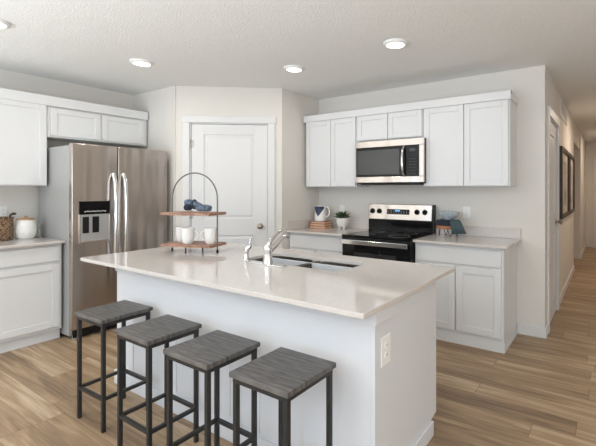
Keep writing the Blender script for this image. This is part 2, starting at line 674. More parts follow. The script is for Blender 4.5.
g_up = 'white wall cabinets beside the microwave'
wall_cabinet(0.02, 0.766, UZ0, UZ1, 'white two-door wall cabinet left of the microwave, above the jug and plant',
             [(0.034, 0.407), (0.413, 0.757)], (UZ0 + 0.006, 2.245), loc=(-2.687, 0, 0))
wall_cabinet(0, 0.812, 1.96, UZ1, 'short white two-door wall cabinet directly above the microwave',
             [(0.012, 0.402), (0.412, 0.802)], (1.968, 2.245), loc=(-1.918, 0, 0))
wall_cabinet(0, 0.851, UZ0, UZ1, 'white two-door wall cabinet right of the microwave, nearest the hallway',
             [(0.014, 0.422), (0.43, 0.838)], (UZ0 + 0.006, 2.245), loc=(-1.103, 0, 0))


def crown(x0, x1, depth, z0, z1, end_r, end_l, label, loc, rz):
    mb = MB()
    p = 0.012
    prof_front = [(-depth - 0.001, z0), (-depth - 0.012, z0), (-depth - 0.012, z1), (-depth + 0.03, z1), (-depth + 0.03, z0 + 0.046), (-depth - 0.001, z0 + 0.046)]
    mb.prism(prof_front, x0 - (p if end_l else 0), x1 + (p if end_r else 0), 'x')
    if end_r:
        mb.box(x1 + 0.001, x1 + p, -depth, -0.001, z0, z1)
    if end_l:
        mb.box(x0 - p, x0 - 0.001, -depth, -0.001, z0, z1)
    o = mb.build('crown_molding', M['cabinet'], None, 0.002)
    o.location = loc
    o.rotation_euler = (0, 0, rz)
    return tag(o, label, 'molding')


crown(-2.687, -0.252, UD + 0.02, 2.246, 2.325, True, False, 'white crown strip along the top of the cabinets over the range', (0, 0, 0), 0)

# wall cabinets on the left wall (front faces +x)
LW = (XL, 0, 0)
LDp = -4.17 - XL - 0.02
LD_ = LDp
wall_cabinet(-3.45, -2.492, 1.452, 2.285, 'tall white wall cabinet at the left edge over the jar and basket', [(-3.44, -2.99), (-2.978, -2.503)], (1.46, 2.255), R(90), LW, LD_)
wall_cabinet(-2.490, -1.479, 1.94, 2.285, 'short wide white wall cabinet above the fridge', [(-2.466, -2.006), (-1.986, -1.52)], (1.955, 2.235), R(90), LW, LD_)
crown(-3.45, -1.479, LD_ + 0.02, 2.25, 2.345, False, False, 'white crown strip along the top of the cabinets over the fridge', LW, R(90))

# base cabinets on the back wall
CT = 0.932      # counter top height on the walls
CB = CT - 0.025
t = thing('base_cabinet', 'white base cabinet with one drawer and two doors, right of the range', 'cabinet', (-1.077, 0, 0))
W = 0.827
MB().box(0, W, -0.58, -0.003, 0.1, CB).build('cabinet_body', M['cabinet'], t, 0.0015)
slab(t, 0.012, W - 0.02, 0.735, 0.875, -0.58)
cab_door(t, 0.012, 0.398, 0.125, 0.715, -0.58, 0.06)
cab_door(t, 0.412, W - 0.02, 0.125, 0.715, -0.58, 0.06)
MB().box(0.0, W - 0.002, -0.575, -0.02, 0.0, 0.1).box(0.0, W + 0.008, -0.585, -0.575, 0, 0.095).box(W - 0.002, W + 0.008, -0.575, -0.016, 0, 0.03).build('toe_kick', M['cabinet'], t, 0.002)

t = thing('base_cabinet', 'white base cabinet with a wide drawer between pantry wall and range, under the jug', 'cabinet', (XP + 0.004, 0, 0))
W = 0.808
MB().box(0, W, -0.58, -0.003, 0.1, CB).build('cabinet_body', M['cabinet'], t, 0.0015)
slab(t, 0.02, W - 0.012, 0.735, 0.875, -0.58)
cab_door(t, 0.02, 0.395, 0.125, 0.715, -0.58, 0.06)
cab_door(t, 0.41, W - 0.012, 0.125, 0.715, -0.58, 0.06)
MB().box(0.0, W, -0.52, -0.02, 0.0, 0.1).build('toe_kick', M['cabinet'], t)

t = thing('countertop', 'white quartz countertop right of the range, under the bowl on its stand', 'countertop', (0, 0, 0))
MB().box(-1.079, -0.212, -0.637, 0, CB, CT).build('slab', M['quartz'], t, 0.004)
MB().box(-1.079, -0.212, -0.02, 0, CT, CT + 0.1).build('backsplash', M['quartz'], t, 0.003)
t = thing('countertop', 'short white quartz countertop left of the range, under the books and plant', 'countertop', (0, 0, 0))
MB().box(XP, -1.893, -0.637, 0, CB, CT).build('slab', M['quartz'], t, 0.004)
MB().box(XP + 0.02, -1.893, -0.02, 0, CT, CT + 0.1).build('backsplash', M['quartz'], t, 0.003)
MB().box(XP, XP + 0.02, -0.637, 0, CT, CT + 0.1).build('backsplash', M['quartz'], t, 0.003)

# left wall base cabinet and counter (front faces +x)
LFX = -3.845
t = thing('base_cabinet', 'white base cabinet left of the fridge, cut off by the left edge', 'cabinet', (XL, 0, 0), R(90))
dd = LFX - XL - 0.02
MB().box(-3.5, -2.492, -dd, -0.003, 0.1, 0.91).build('cabinet_body', M['cabinet'], t, 0.0015)
slab(t, -3.48, -2.512, 0.745, 0.885, -dd)
cab_door(t, -3.48, -3.16, 0.13, 0.722, -dd, 0.06)
cab_door(t, -3.15, -2.512, 0.13, 0.722, -dd, 0.06)
MB().box(-3.5, -2.492, -dd + 0.04, -0.02, 0.0, 0.1).build('toe_kick', M['cabinet'], t)
t = thing('countertop', 'white quartz countertop left of the fridge holding jar and basket', 'countertop', (XL, 0, 0), R(90))
MB().box(-3.5, -2.483, -(-3.81 - XL), 0, 0.91, 0.935).build('slab', M['quartz'], t, 0.004)

# ------------------------------------------------------------------ refrigerator (front faces +x)
t = thing('refrigerator', 'stainless side-by-side refrigerator with ice dispenser on the left wall', 'refrigerator', (-4.46, 0, 0), R(90))
FY0, FY1, FS = -2.478, -1.53, -2.066
FD = 0.70   # body depth; doors to 0.76
MB().box(FY0 + 0.004, FY1 - 0.004, -FD, 0, 0.03, 1.835).build('fridge_body', M['steel_side'], t, 0.006)
MB().box(FY0 + 0.03, FY1 - 0.03, -FD - 0.03, -FD + 0.02, 0.012, 0.09).build('base_grille', M['black'], t)
for x in (FY0 + 0.05, FY1 - 0.05):
    MB().cyl((x, -FD - 0.005, 0), (x, -FD - 0.005, 0.035), 0.022, 12).build('levelling_foot', M['steel_side'], t)


def fdoor(x0, x1):
    mb = MB()
    y0 = -FD - 0.008
    y1 = -FD - 0.075
    # slightly crowned front, as on the real door
    pts = [(x0, y0)]
    n = 10
    for i in range(n + 1):
        u = i / n
        pts.append((x0 + (x1 - x0) * u, y1 - 0.010 * (1 - (2 * u - 1) ** 2)))
    pts.append((x1, y0))
    mb.prism(pts, 0.1, 1.85)
    return mb


o = fdoor(FY0, FS - 0.004).build('door', M['steel'], t, 0.006, smooth=True)
freezer = o
o2 = fdoor(FS + 0.004, FY1).build('door', M['steel'], t, 0.006, smooth=True)
for x, par in ((FS - 0.048, o), (FS + 0.05, o2)):
    path = []
    for i in range(13):
        u = i / 12
        z = 0.70 + 0.875 * u
        path.append((x, -FD - 0.088 - 0.05 * math.sin(math.pi * u) ** 0.28 if 0 < u < 1 else -FD - 0.085, z))
    mbh = MB()
    mbh.tube(path, 0.019, 12)
    h = mbh.build('handle', M['chrome'], par, smooth=True)
# dispenser
yd = -FD - 0.0865
dx0, dx1 = -2.425, -2.15
dp = MB()
dp.box(dx0, dx1, yd - 0.006, yd + 0.02, 1.178, 1.303)
dp = dp.build('dispenser_display', M['black_glass'], freezer, 0.002)
fr = MB()
fr.box(dx0, dx0 + 0.012, yd - 0.006, yd + 0.02, 0.915, 1.178).box(dx1 - 0.012, dx1, yd - 0.006, yd + 0.02, 0.915, 1.178)
fr.box(dx0, dx1, yd - 0.014, yd + 0.02, 0.905, 0.925)
fr.build('dispenser_frame', M['steel'], freezer, 0.002)
MB().box(dx0 + 0.012, dx1 - 0.012, yd - 0.001, yd + 0.02, 0.925, 1.178).build('dispenser_cavity', M['steel_side'], freezer)
MB().box(dx0 + 0.03, dx0 + 0.085, yd - 0.006, yd + 0.0, 1.0, 1.155).build('dispenser_paddle', M['black'], freezer, 0.002)
MB().box(dx0 + 0.115, dx0 + 0.175, yd - 0.006, yd + 0.0, 1.0, 1.155).build('dispenser_paddle', M['black'], freezer, 0.002)
mi = MB()
for i in range(9):
    x = dx0 + 0.045 + i * 0.022
    mi.box(x, x + 0.014, yd - 0.0075, yd - 0.0055, 1.2 + 0.004 * (i % 2), 1.208 + 0.004 * (i % 2))
mi.build('dispenser_icons', M['white_plastic'], dp)
MB().box(-1.69, -1.63, -FD - 0.0835, -FD - 0.078, 1.755, 1.766).build('badge', M['chrome'], o2)

# ------------------------------------------------------------------ range
RX0, RX1 = -1.887, -1.085
t = thing('kitchen_range', 'stainless and black glass electric range between the counters', 'stove', (RX0, 0, 0))
W = RX1 - RX0
MB().box(0.003, W - 0.003, -0.62, -0.02, 0.03, 0.915).build('range_body', M['black'], t, 0.003)
MB().box(0, W, -0.665, -0.1, 0.915, 0.937).build('cooktop', M['black_glass'], t, 0.004)
MB().box(0.003, W - 0.003, -0.665, -0.62, 0.87, 0.915).build('front_rail', M['black'], t, 0.003)
dr = MB().box(0.006, W - 0.006, -0.665, -0.62, 0.25, 0.865).build('oven_door', M['black_glass'], t, 0.004)
MB().box(0.16, W - 0.16, -0.669, -0.664, 0.42, 0.76).build('window', M['dark_glass'], dr, 0.002)
hb = MB().box(0.02, W - 0.02, -0.715, -0.700, 0.845, 0.893)
hb.box(0.04, 0.07, -0.702, -0.664, 0.855, 0.88).box(W - 0.07, W - 0.04, -0.702, -0.664, 0.855, 0.88)
hb.build('handle', M['chrome'], dr, 0.005)
MB().box(0.006, W - 0.006, -0.66, -0.62, 0.06, 0.24).build('drawer', M['black'], t, 0.004)
MB().box(0.0, W, -0.1, -0.005, 0.937, 1.07).build('riser', M['black_glass'], t, 0.003)
bp = MB().prism([(-0.005, 1.07), (-0.105, 1.07), (-0.085, 1.245), (-0.005, 1.245)], 0.0, W - 0.012, 'x').build('control_panel', M['steel'], t, 0.004)
MB().prism([(-0.005, 1.068), (-0.107, 1.068), (-0.087, 1.247), (-0.005, 1.247)], W - 0.0118, W + 0.001, 'x').build('end_cap', M['black'], t, 0.002)


def bpy_(z):   # front of the slanted panel at height z
    return -0.105 + 0.02 * (z - 1.07) / 0.175


ds = MB().prism([(bpy_(1.132) - 0.003, 1.132), (bpy_(1.132) + 0.01, 1.132), (bpy_(1.19) + 0.01, 1.19), (bpy_(1.19) - 0.003, 1.19)], 0.245, 0.525, 'x').build('display', M['black_glass'], bp)
MB().prism([(bpy_(1.17) - 0.0045, 1.165), (bpy_(1.17) - 0.003, 1.165), (bpy_(1.18) - 0.003, 1.182), (bpy_(1.18) - 0.0045, 1.182)], 0.35, 0.41, 'x').build('clock', M['led'], ds)
for r in range(3):
    for c in range(8):
        x = 0.262 + c * 0.032
        z = 1.142 + r * 0.013
        if 0.34 < x < 0.42 and r == 2:
            continue
        MB().box(x, x + 0.012, bpy_(z) - 0.0045, bpy_(z) - 0.003, z, z + 0.003).build('touch_key', M['steel_side'], ds)
for x in (0.052, 0.143, 0.617, 0.71):
    z = 1.165
    mx = Matrix.Translation((x, bpy_(z), z)) @ Matrix.Rotation(R(96), 4, 'X')
    k = MB().lathe([(0, 0), (0.03, 0), (0.029, 0.008), (0.022, 0.01), (0.02, 0.03), (0.018, 0.034), (0, 0.034)], seg=24, mx=mx)
    k.box(-0.005, 0.005, -0.021, 0.021, 0.03, 0.042, mx=mx)
    k.build('knob', M['black'], bp, smooth=True)
for (x, y, r) in ((0.2, -0.5, 0.1), (0.6, -0.5, 0.11), (0.2, -0.23, 0.075), (0.6, -0.23, 0.075)):
    MB().lathe([(r, 0.9372), (r, 0.9376), (r - 0.003, 0.9376), (r - 0.003, 0.9372)], x, y, 40).build('burner_ring', M['steel_side'], t)

# ------------------------------------------------------------------ microwave
t = thing('microwave', 'stainless over-the-range microwave hung under the short cabinet', 'microwave', (-1.886, 0, 0))
W = 0.822
z0, z1 = 1.478, 1.945
MB().box(0.002, W - 0.002, -0.37, 0, z0, z1).build('microwave_body', M['black'], t, 0.003)
dr = MB().box(0, W, -0.4, -0.371, z1 - 0.07, z1).box(0, W, -0.4, -0.371, z0 + 0.012, z0 + 0.075).box(0, 0.012, -0.4, -0.371, z0 + 0.075, z1 - 0.07).box(W - 0.05, W, -0.4, -0.371, z0 + 0.075, z1 - 0.07).build('face_frame', M['steel'], t, 0.003)
dg = MB().box(0.012, 0.618, -0.398, -0.371, z0 + 0.075, z1 - 0.07).build('door', M['black_glass'], t, 0.002)
MB().box(0.03, 0.55, -0.4, -0.3975, z0 + 0.1, z1 - 0.1).build('window', M['dark_glass'], dg)
cp = MB().box(0.622, W - 0.05, -0.398, -0.371, z0 + 0.075, z1 - 0.07).build('control_panel', M['black'], t, 0.002)
MB().box(0.668, 0.73, -0.4, -0.3975, z1 - 0.135, z1 - 0.105).build('display', M['dark_glass'], cp)
for r in range(6):
    for c in range(3):
        MB().box(0.665 + c * 0.027, 0.68 + c * 0.027, -0.3995, -0.3975, z0 + 0.1 + r * 0.03, z0 + 0.108 + r * 0.03).build('button', M['stool_metal'], cp)
path = []
for i in range(11):
    u = i / 10
    path.append((0.6, -0.4 - 0.045 * math.sin(math.pi * u) ** 0.5 if 0 < u < 1 else -0.398, z0 + 0.085 + (z1 - z0 - 0.17) * u))
MB().tube(path, 0.013, 12).build('handle', M['chrome'], dg, smooth=True)
MB().box(0.05, W - 0.05, -0.36, -0.02, z0 - 0.012, z0).build('vent_grille', M['dark_gap'], t)

# ------------------------------------------------------------------ island
IZ = 0.914
t = thing('kitchen_island', 'white kitchen island base with an end panel and outlet', 'kitchen island', (0, 0, 0))
BX0, BX1, BY0, BY1 = -2.523, -0.35, -2.655, -1.925
ZB = 0.66
zt_ = IZ - 0.024
MB().box(BX0, BX1 - 0.02, BY0 + 0.02, BY1, 0.1, ZB).box(BX0, BX1 - 0.02, BY0 + 0.02, BY0 + 0.04, ZB, zt_).box(BX0, BX1 - 0.02, BY1 - 0.02, BY1, ZB, zt_).box(BX0, BX0 + 0.02, BY0 + 0.04, BY1 - 0.02, ZB, zt_).box(BX1 - 0.04, BX1 - 0.02, BY0 + 0.04, BY1 - 0.02, ZB, zt_).box(BX0, BX1 - 0.02, BY0 + 0.02, BY1 - 0.075, 0.0, 0.1).build('cabinet_body', M['island'], t)
MB().box(BX0, BX1 - 0.0201, BY0, BY0 + 0.02, 0, IZ - 0.024).build('back_panel', M['island'], t, 0.002)
MB().prism([(BY0 - 0.0, 0), (BY1 - 0.07, 0), (BY1 - 0.07, 0.09), (BY1 + 0.004, 0.1), (BY1 + 0.004, IZ - 0.024), (BY0, IZ - 0.024)], BX1 - 0.02, BX1, 'x').build('end_panel', M['island'], t, 0.002)
MB().box(BX1, BX1 + 0.014, BY0 - 0.014, BY1 - 0.068, 0, 0.085).box(BX0, BX1, BY0 - 0.014, BY0, 0, 0.1).box(BX0 - 0.014, BX0, BY0 - 0.014, BY1 - 0.075, 0, 0.1).build('base_molding', M['island'], t, 0.004)
cl = MB().box(BX0, BX1 + 0.014, BY0 - 0.014, BY0, 0.825, IZ - 0.024).box(BX1, BX1 + 0.014, BY0, BY0 + 0.215, 0.825, IZ - 0.024)
cl.build('support_cleat', M['island'], t, 0.002)
for x0 in (-2.315, -1.81, -1.305):
    x1 = x0 + 0.25
    mb = MB()
    zz0, zz1 = 0.115, 0.6
    w, dpt = 0.018, 0.005
    mb.box(x0, x0 + w, BY0 - dpt, BY0, zz0, zz1).box(x1 - w, x1, BY0 - dpt, BY0, zz0, zz1)
    mb.box(x0 + w, x1 - w, BY0 - dpt, BY0, zz0, zz0 + w).box(x0 + w, x1 - w, BY0 - dpt, BY0, zz1 - w, zz1)
    mb.build('panel_molding', M['island'], t, 0.004)


def outlet(label, loc, rz, w=0.075, h=0.118, kind='duplex', parent=None, group=None):
    """plate in the xz plane, front toward -y"""
    t = thing('wall_outlet' if kind != 'switch' else 'light_switch', label, 'outlet' if kind != 'switch' else 'switch', loc, rz, group)
    MB().box(-w / 2, w / 2, -0.006, 0, -h / 2, h / 2).build('cover_plate', M['white_plastic'], t, 0.003)
    if kind == 'switch':
        MB().box(-0.016, 0.016, -0.01, -0.006, -0.033, 0.033).build('rocker', M['white_plastic'], t, 0.002)
        return t
    xs = [0] if w < 0.1 else [-w / 4, w / 4]
    for x in xs:
        for z in (-0.022, 0.022):
            s = MB().lathe([(0, 0), (0.0165, 0), (0.0165, 0.003), (0, 0.003)], seg=20, mx=Matrix.Translation((x, -0.006, z)) @ Matrix.Rotation(R(90), 4, 'X'))
            r = s.build('socket', M['white_plastic'], t)
            MB().box(x - 0.007, x - 0.005, -0.0094, -0.0088, z - 0.002, z + 0.006).box(x + 0.005, x + 0.007, -0.0094, -0.0088, z - 0.002, z + 0.006).build('slots', M['socket'], r)
    return t


outlet('white outlet on the end panel of the island', (BX1 + 0.0004, -2.562, 0.685), R(90), 0.09, 0.135)
outlet('white outlet on the back wall behind the potted succulent', (-2.335, 0, 1.145), 0, 0.075, 0.14)
outlet('white outlet on the back wall right of the bowl and stand', (-0.747, 0, 1.175), 0, 0.078, 0.12)
outlet('wide white outlet plate on the left wall behind the basket', (XL, -2.77, 1.19), R(90), 0.12, 0.12)
outlet('white light switch at the far end of the hallway', (0.03, 6.6, 1.16), R(90), 0.075, 0.12, 'switch')

# island countertop with the sink cut-out
IX0, IX1, IY0, IY1 = -2.765, -0.322, -2.795, -1.655
SX0, SX1, SY0, SY1 = -1.72, -0.875, -2.18, -1.83


def rrect(x0, x1, y0, y1, r, n=5):
    pts = []
    for cx, cy, a in ((x1 - r, y1 - r, 0), (x0 + r, y1 - r, 90), (x0 + r, y0 + r, 180), (x1 - r, y0 + r, 270)):
        for i in range(n + 1):
            th = R(a + 90 * i / n)
            pts.append((cx + r * math.cos(th), cy + r * math.sin(th)))
    return pts


def ring_slab(mb, outer, inner, z0, z1):
    """slab with a hole; outer and inner have the same number of points"""
    n = len(outer)
    V = [[mb.bm.verts.new((p[0], p[1], z)) for p in loop] for loop in (outer, inner) for z in (z0, z1)]
    ob, ot, ib, it = V
    for i in range(n):
        j = (i + 1) % n
        mb.bm.faces.new((ot[i], ot[j], it[j], it[i]))
        mb.bm.faces.new((ob[i], ib[i], ib[j], ob[j]))
        mb.bm.faces.new((ob[i], ob[j], ot[j], ot[i]))
        mb.bm.faces.new((ib[i], it[i], it[j], ib[j]))


mb = MB()
ring_slab(mb, rrect(IX0, IX1, IY0, IY1, 0.006), rrect(SX0, SX1, SY0, SY1, 0.09), IZ - 0.024, IZ)
top = mb.build('countertop', M['quartz'], None, 0.003)
tag(top, 'large white quartz countertop with sink opening on the island', 'countertop')

# sink: two bowls
t = thing('kitchen_sink', 'stainless double-bowl sink set into the island countertop', 'sink', (0, 0, 0))
mid = -1.29


def bowl(x0, x1, y0, y1, ztop, depth):
    mb = MB()
    loops = []
    spec = [(0.0, 0, 0.085), (-0.004, 0.004, 0.085), (-0.5 * depth, 0.012, 0.085), (-0.9 * depth, 0.022, 0.085), (-depth, 0.06, 0.07)]
    for dz, ins, r in spec:
        loops.append([mb.bm.verts.new((p[0], p[1], ztop + dz)) for p in rrect(x0 + ins, x1 - ins, y0 + ins, y1 - ins, r)])
    n = len(loops[0])
    for a, b in zip(loops, loops[1:]):
        for i in range(n):
            mb.bm.faces.new((a[i], a[(i + 1) % n], b[(i + 1) % n], b[i]))
    mb.bm.faces.new(loops[-1])
    return mb


zt = IZ - 0.0245
for k, (x0, x1) in enumerate(((SX0 + 0.002, mid - 0.012), (mid + 0.012, SX1 - 0.002))):
    b = bowl(x0, x1, SY0 + 0.002, SY1 - 0.002, zt, 0.215)
    o = b.build('bowl', M['sink'], t, smooth=True)
    s = o.modifiers.new('solidify', 'SOLIDIFY')
    s.thickness = 0.0015
    s.offset = -1
    MB().lathe([(0, 0.004), (0.02, 0.004), (0.042, 0.002), (0.042, 0.0)], (x0 + x1) / 2, (SY0 + SY1) / 2, 24, mx=Matrix.Translation((0, 0, zt - 0.215))).build('drain', M['chrome'], o, smooth=True)
MB().box(mid - 0.0119, mid + 0.0119, SY0 + 0.002, SY1 - 0.002, zt - 0.06, zt).build('divider', M['sink'], t, 0.004)

# faucet
t = thing('faucet', 'chrome single-handle kitchen faucet on the island beside the sink', 'faucet', (-1.4, -2.25, IZ))
mb = MB()
mb.prism([(p[0], p[1]) for p in rrect(-0.17, 0.16, -0.03, 0.03, 0.028, 6)], 0, 0.01)
mb.build('deck_plate', M['chrome'], t, 0.003, smooth=True)
MB().lathe([(0.034, 0.01), (0.033, 0.02), (0.028, 0.045), (0.027, 0.085), (0.029, 0.1), (0.028, 0.12), (0.02, 0.135), (0, 0.139)], seg=28).build('faucet_body', M['chrome'], t, smooth=True)
pts = [(0, 0.0, 0.075), (0.004, 0.045, 0.115), (0.008, 0.095, 0.15), (0.012, 0.145, 0.175), (0.014, 0.175, 0.178), (0.015, 0.19, 0.16)]
MB().tube(pts, 0.014, 14, rads=[0.024, 0.021, 0.019, 0.017, 0.017, 0.016]).build('spout', M['chrome'], t, smooth=True, subsurf=1)
pts = [(0, 0, 0.12), (0.0, 0.02, 0.155), (0.0, 0.06, 0.19), (0.002, 0.11, 0.213), (0.003, 0.135, 0.218)]
MB().tube(pts, 0.01, 12, rads=[0.022, 0.018, 0.012, 0.011, 0.012]).build('lever', M['chrome'], t, smooth=True, subsurf=1)
t = thing('side_sprayer', 'small chrome side sprayer standing left of the faucet', 'faucet sprayer', (-1.622, -2.235, IZ))
MB().lathe([(0.028, 0), (0.028, 0.005), (0.02, 0.012), (0.017, 0.03), (0.016, 0.05), (0.012, 0.055), (0, 0.055)], seg=22).build('holder', M['chrome'], t, smooth=True)
MB().tube([(0, 0, 0.05), (0.0, 0.0, 0.075), (0.008, 0.01, 0.1), (0.024, 0.028, 0.11)], 0.014, 12, rads=[0.017, 0.018, 0.02, 0.017]).build('spray_head', M['chrome'], t, smooth=True, subsurf=1)
MB().tube([(0.012, 0.012, 0.11), (0.018, 0.02, 0.138), (0.02, 0.022, 0.155)], 0.006, 8).build('trigger', M['chrome'], t, smooth=True)

# ------------------------------------------------------------------ bar stools
SW, SD, SH = 0.325, 0.315, 0.66


def make_stool():
    t = thing('bar_stool', '', 'stool', (0, 0, 0))
    st = MB().box(-SW / 2, SW / 2, -SD / 2, SD / 2, SH - 0.022, SH).build('seat', M['stool_top'], t, 0.003)
    lw = 0.0105
    lx, ly = SW / 2 - 0.022, SD / 2 - 0.022
    for sx in (-1, 1):
        for sy in (-1, 1):
            MB().box(sx * lx - lw, sx * lx + lw, sy * ly - lw, sy * ly + lw, 0, SH - 0.045).build('leg', M['stool_metal'], t, 0.002)
    f = MB()
    zt0, zt1 = SH - 0.045, SH - 0.022
    f.box(-lx - lw, lx + lw, -ly - lw, -ly + lw, zt0, zt1).box(-lx - lw, lx + lw, ly - lw, ly + lw, zt0, zt1)
    f.box(-lx - lw, -lx + lw, -ly + lw, ly - lw, zt0, zt1).box(lx - lw, lx + lw, -ly + lw, ly - lw, zt0, zt1)
    f.build('seat_frame', M['stool_metal'], t)
    r = 0.009
    z = 0.19
    for sy in (-1, 1):
        MB().box(-lx + lw, lx - lw, sy * ly - r, sy * ly + r, z - r, z + r).build('footrest', M['stool_metal'], t)
    for sx in (-1, 1):
        MB().box(sx * lx - r, sx * lx + r, -ly + lw, ly - lw, z - r, z + r).build('footrest', M['stool_metal'], t)
    return t


stools = [(-2.115, -2.875, 1.5, 'bar stool with dark grey wood seat at the fridge end, farthest left'),
          (-1.578, -2.905, 0, 'second bar stool from the fridge, dark grey wood seat on black frame'),
          (-1.105, -2.916, 0, 'third bar stool from the fridge, left of the stool nearest the outlet'),
          (-0.655, -2.903, 0, 'bar stool with dark grey wood seat nearest the island corner with the outlet')]
first = make_stool()
for i, (x, y, rz, lab) in enumerate(stools):
    s = first if i == 0 else copy_tree(first)
    s.location = (x, y, 0)
    s.rotation_euler = (0, 0, R(rz))
    s['label'] = lab
    s['group'] = 'bar stools along the island'

# ------------------------------------------------------------------ tiered rack on the island
RA = 18
rack = thing('tiered_shelf_rack', 'two-tier rack with wooden shelves and arched metal handle on island', 'shelf rack', (-2.297, -2.168, IZ), R(RA))
path = [(-0.21, 0, 0)] + [(-0.21, 0, 0.1 * i) for i in range(1, 5)]
for i in range(0, 19):
    a = math.pi - math.pi * i / 18
    path.append((0.21 * math.cos(a), 0, 0.43 + 0.205 * math.sin(a)))
path += [(0.21, 0, 0.1 * i) for i in range(4, 0, -1)] + [(0.21, 0, 0)]
MB().tube(path, 0.0055, 10).build('arch_frame', M['grey_metal'], rack, smooth=True)
for (x, y) in ((-0.005, -0.1), (0.005, 0.1)):
    MB().cyl((x, y, 0.0), (x, y, 0.05), 0.006, 10).build('foot', M['stool_metal'], rack)
for (x, y) in ((-0.21, 0), (0.21, 0)):
    MB().lathe([(0, 0), (0.009, 0), (0.009, 0.02), (0.0056, 0.024)], x, y, 12).build('foot_cap', M['black'], rack)
SL0, SL1, SD0 = 0.05, 0.298, 0.115
MB().box(-0.228, 0.218, -SD0, SD0, SL0, SL0 + 0.022).build('shelf', M['shelf_wood'], rack, 0.002)
MB().box(-0.228, 0.218, -SD0, SD0, SL1, SL1 + 0.022).build('shelf', M['shelf_wood'], rack, 0.002)


def rk(x, y, z):
    a = R(RA)
    return (-2.297 + x * math.cos(a) - y * math.sin(a), -2.168 + x * math.sin(a) + y * math.cos(a), IZ + z)


def make_mug(label):
    t = thing('mug', label, 'mug')
    MB().lathe([(0, 0), (0.034, 0), (0.042, 0.012), (0.048, 0.05), (0.05, 0.12), (0.0505, 0.124), (0.048, 0.124), (0.047, 0.115), (0.044, 0.05), (0.038, 0.014), (0, 0.012)], seg=36).build('mug_body', M['ceramic'], t, smooth=True)
    pts = []
    for i in range(11):
        a = math.pi / 2 - math.pi * i / 10
        pts.append((0.045 + 0.038 * math.cos(a), 0, 0.064 + 0.037 * math.sin(a)))
    MB().tube(pts, 0.006, 10).build('handle', M['ceramic'], t, smooth=True)
    return t


mugs = [(-0.15, 0.045, 60, 'white mug at the back left of the rack, partly behind another mug'),
        (-0.022, -0.05, 12, 'white mug in front, middle of the three on the lower shelf'),
        (0.15, 0.0, 195, 'white mug at the right end of the lower shelf')]
mug = make_mug('')
for i, (x, y, rz, lab) in enumerate(mugs):
    m = mug if i == 0 else copy_tree(mug)
    m.location = rk(x, y, SL0 + 0.0222)
    m.rotation_euler = (0, 0, R(rz + RA))
    m['label'] = lab
    m['group'] = 'mugs on the lower shelf of the rack'

# knotted cloth napkins on the upper shelf


def roll(mb, path, rads):
    mb.tube(path, 0.02, 12, rads=rads)
    return mb


t = thing('knotted_napkin', 'knotted blue-grey cloth bundle on the upper shelf of the rack', 'napkin', rk(0.0, 0, SL1 + 0.0222), R(RA))
t.scale = (1.22, 1.1, 1.2)
mb = MB()
roll(mb, [(-0.075, -0.01, 0.06), (-0.04, 0.0, 0.066), (0.0, 0.0, 0.055), (0.04, 0.005, 0.04), (0.075, 0.0, 0.028)], [0.02, 0.026, 0.024, 0.021, 0.016])
mb.build('folded_cloth', M['blue_grey_cloth'], t, smooth=True, subsurf=1)
mb = MB()
roll(mb, [(-0.08, 0.01, 0.025), (-0.055, 0.0, 0.032), (-0.03, -0.01, 0.034), (-0.01, 0.0, 0.05)], [0.018, 0.026, 0.026, 0.018])
mb.build('rolled_end', M['navy_cloth'], t, smooth=True, subsurf=1)
mb = MB()
roll(mb, [(0.02, -0.02, 0.022), (0.06, -0.01, 0.028), (0.1, 0.0, 0.03), (0.13, 0.0, 0.024)], [0.016, 0.022, 0.025, 0.02])
mb.build('rolled_end', M['blue_grey_cloth'], t, smooth=True, subsurf=1)
MB().tube([(0.0 + 0.0 * math.cos(a), 0.028 * math.cos(a), 0.052 + 0.028 * math.sin(a)) for a in [2 * math.pi * i / 20 for i in range(20)]], 0.006, 8, closed=True).build('cloth_band', M['teal_cloth'], t, smooth=True)

# ------------------------------------------------------------------ things on the back left counter
BXc, BYc = -2.52, -0.2
books = [(0.24, 0.17, 0.03, 2, 'lowest of the three tan books stacked under the jug'),
         (0.24, 0.165, 0.029, -2, 'middle book of the tan stack under the jug'),
         (0.22, 0.155, 0.028, 1, 'top book of the tan stack, right under the jug')]
z = CT
for (w, dpt, hh, rz, lab) in books:
    t = thing('book', lab, 'book', (BXc, BYc, z + 0.0003), R(rz), 'tan books stacked under the jug')
    mb = MB().box(-w / 2, w / 2, -dpt / 2, dpt / 2, 0, 0.0035).box(-w / 2, w / 2, -dpt / 2, dpt / 2, hh - 0.0035, hh).box(-w / 2, -w / 2 + 0.004, -dpt / 2, dpt / 2, 0.0035, hh - 0.0035)
    mb.build('cover', M['book_cover'], t, 0.001)
    MB().box(-w / 2 + 0.004, w / 2 - 0.006, -dpt / 2 + 0.005, dpt / 2 - 0.005, 0.0035, hh - 0.0035).build('pages', M['book_paper'], t)
    z += hh + 0.0003
t = thing('jug', 'white ceramic jug with navy pointed patch, standing on the books', 'jug', (BXc - 0.01, BYc, z + 0.0005), R(8))
prof = [(0, 0), (0.066, 0), (0.073, 0.008), (0.071, 0.06), (0.068, 0.12), (0.069, 0.165), (0.073, 0.185), (0.071, 0.187), (0.065, 0.165), (0.064, 0.06), (0.064, 0.012), (0, 0.01)]
MB().lathe(prof, seg=40).build('jug_body', M['ceramic'], t, smooth=True)


def jr(z):
    pr = prof[1:7]
    for (r0, z0_), (r1, z1_) in zip(pr, pr[1:]):
        if z0_ <= z <= z1_:
            return r0 + (r1 - r0) * (z - z0_) / max(z1_ - z0_, 1e-6)
    return 0.073


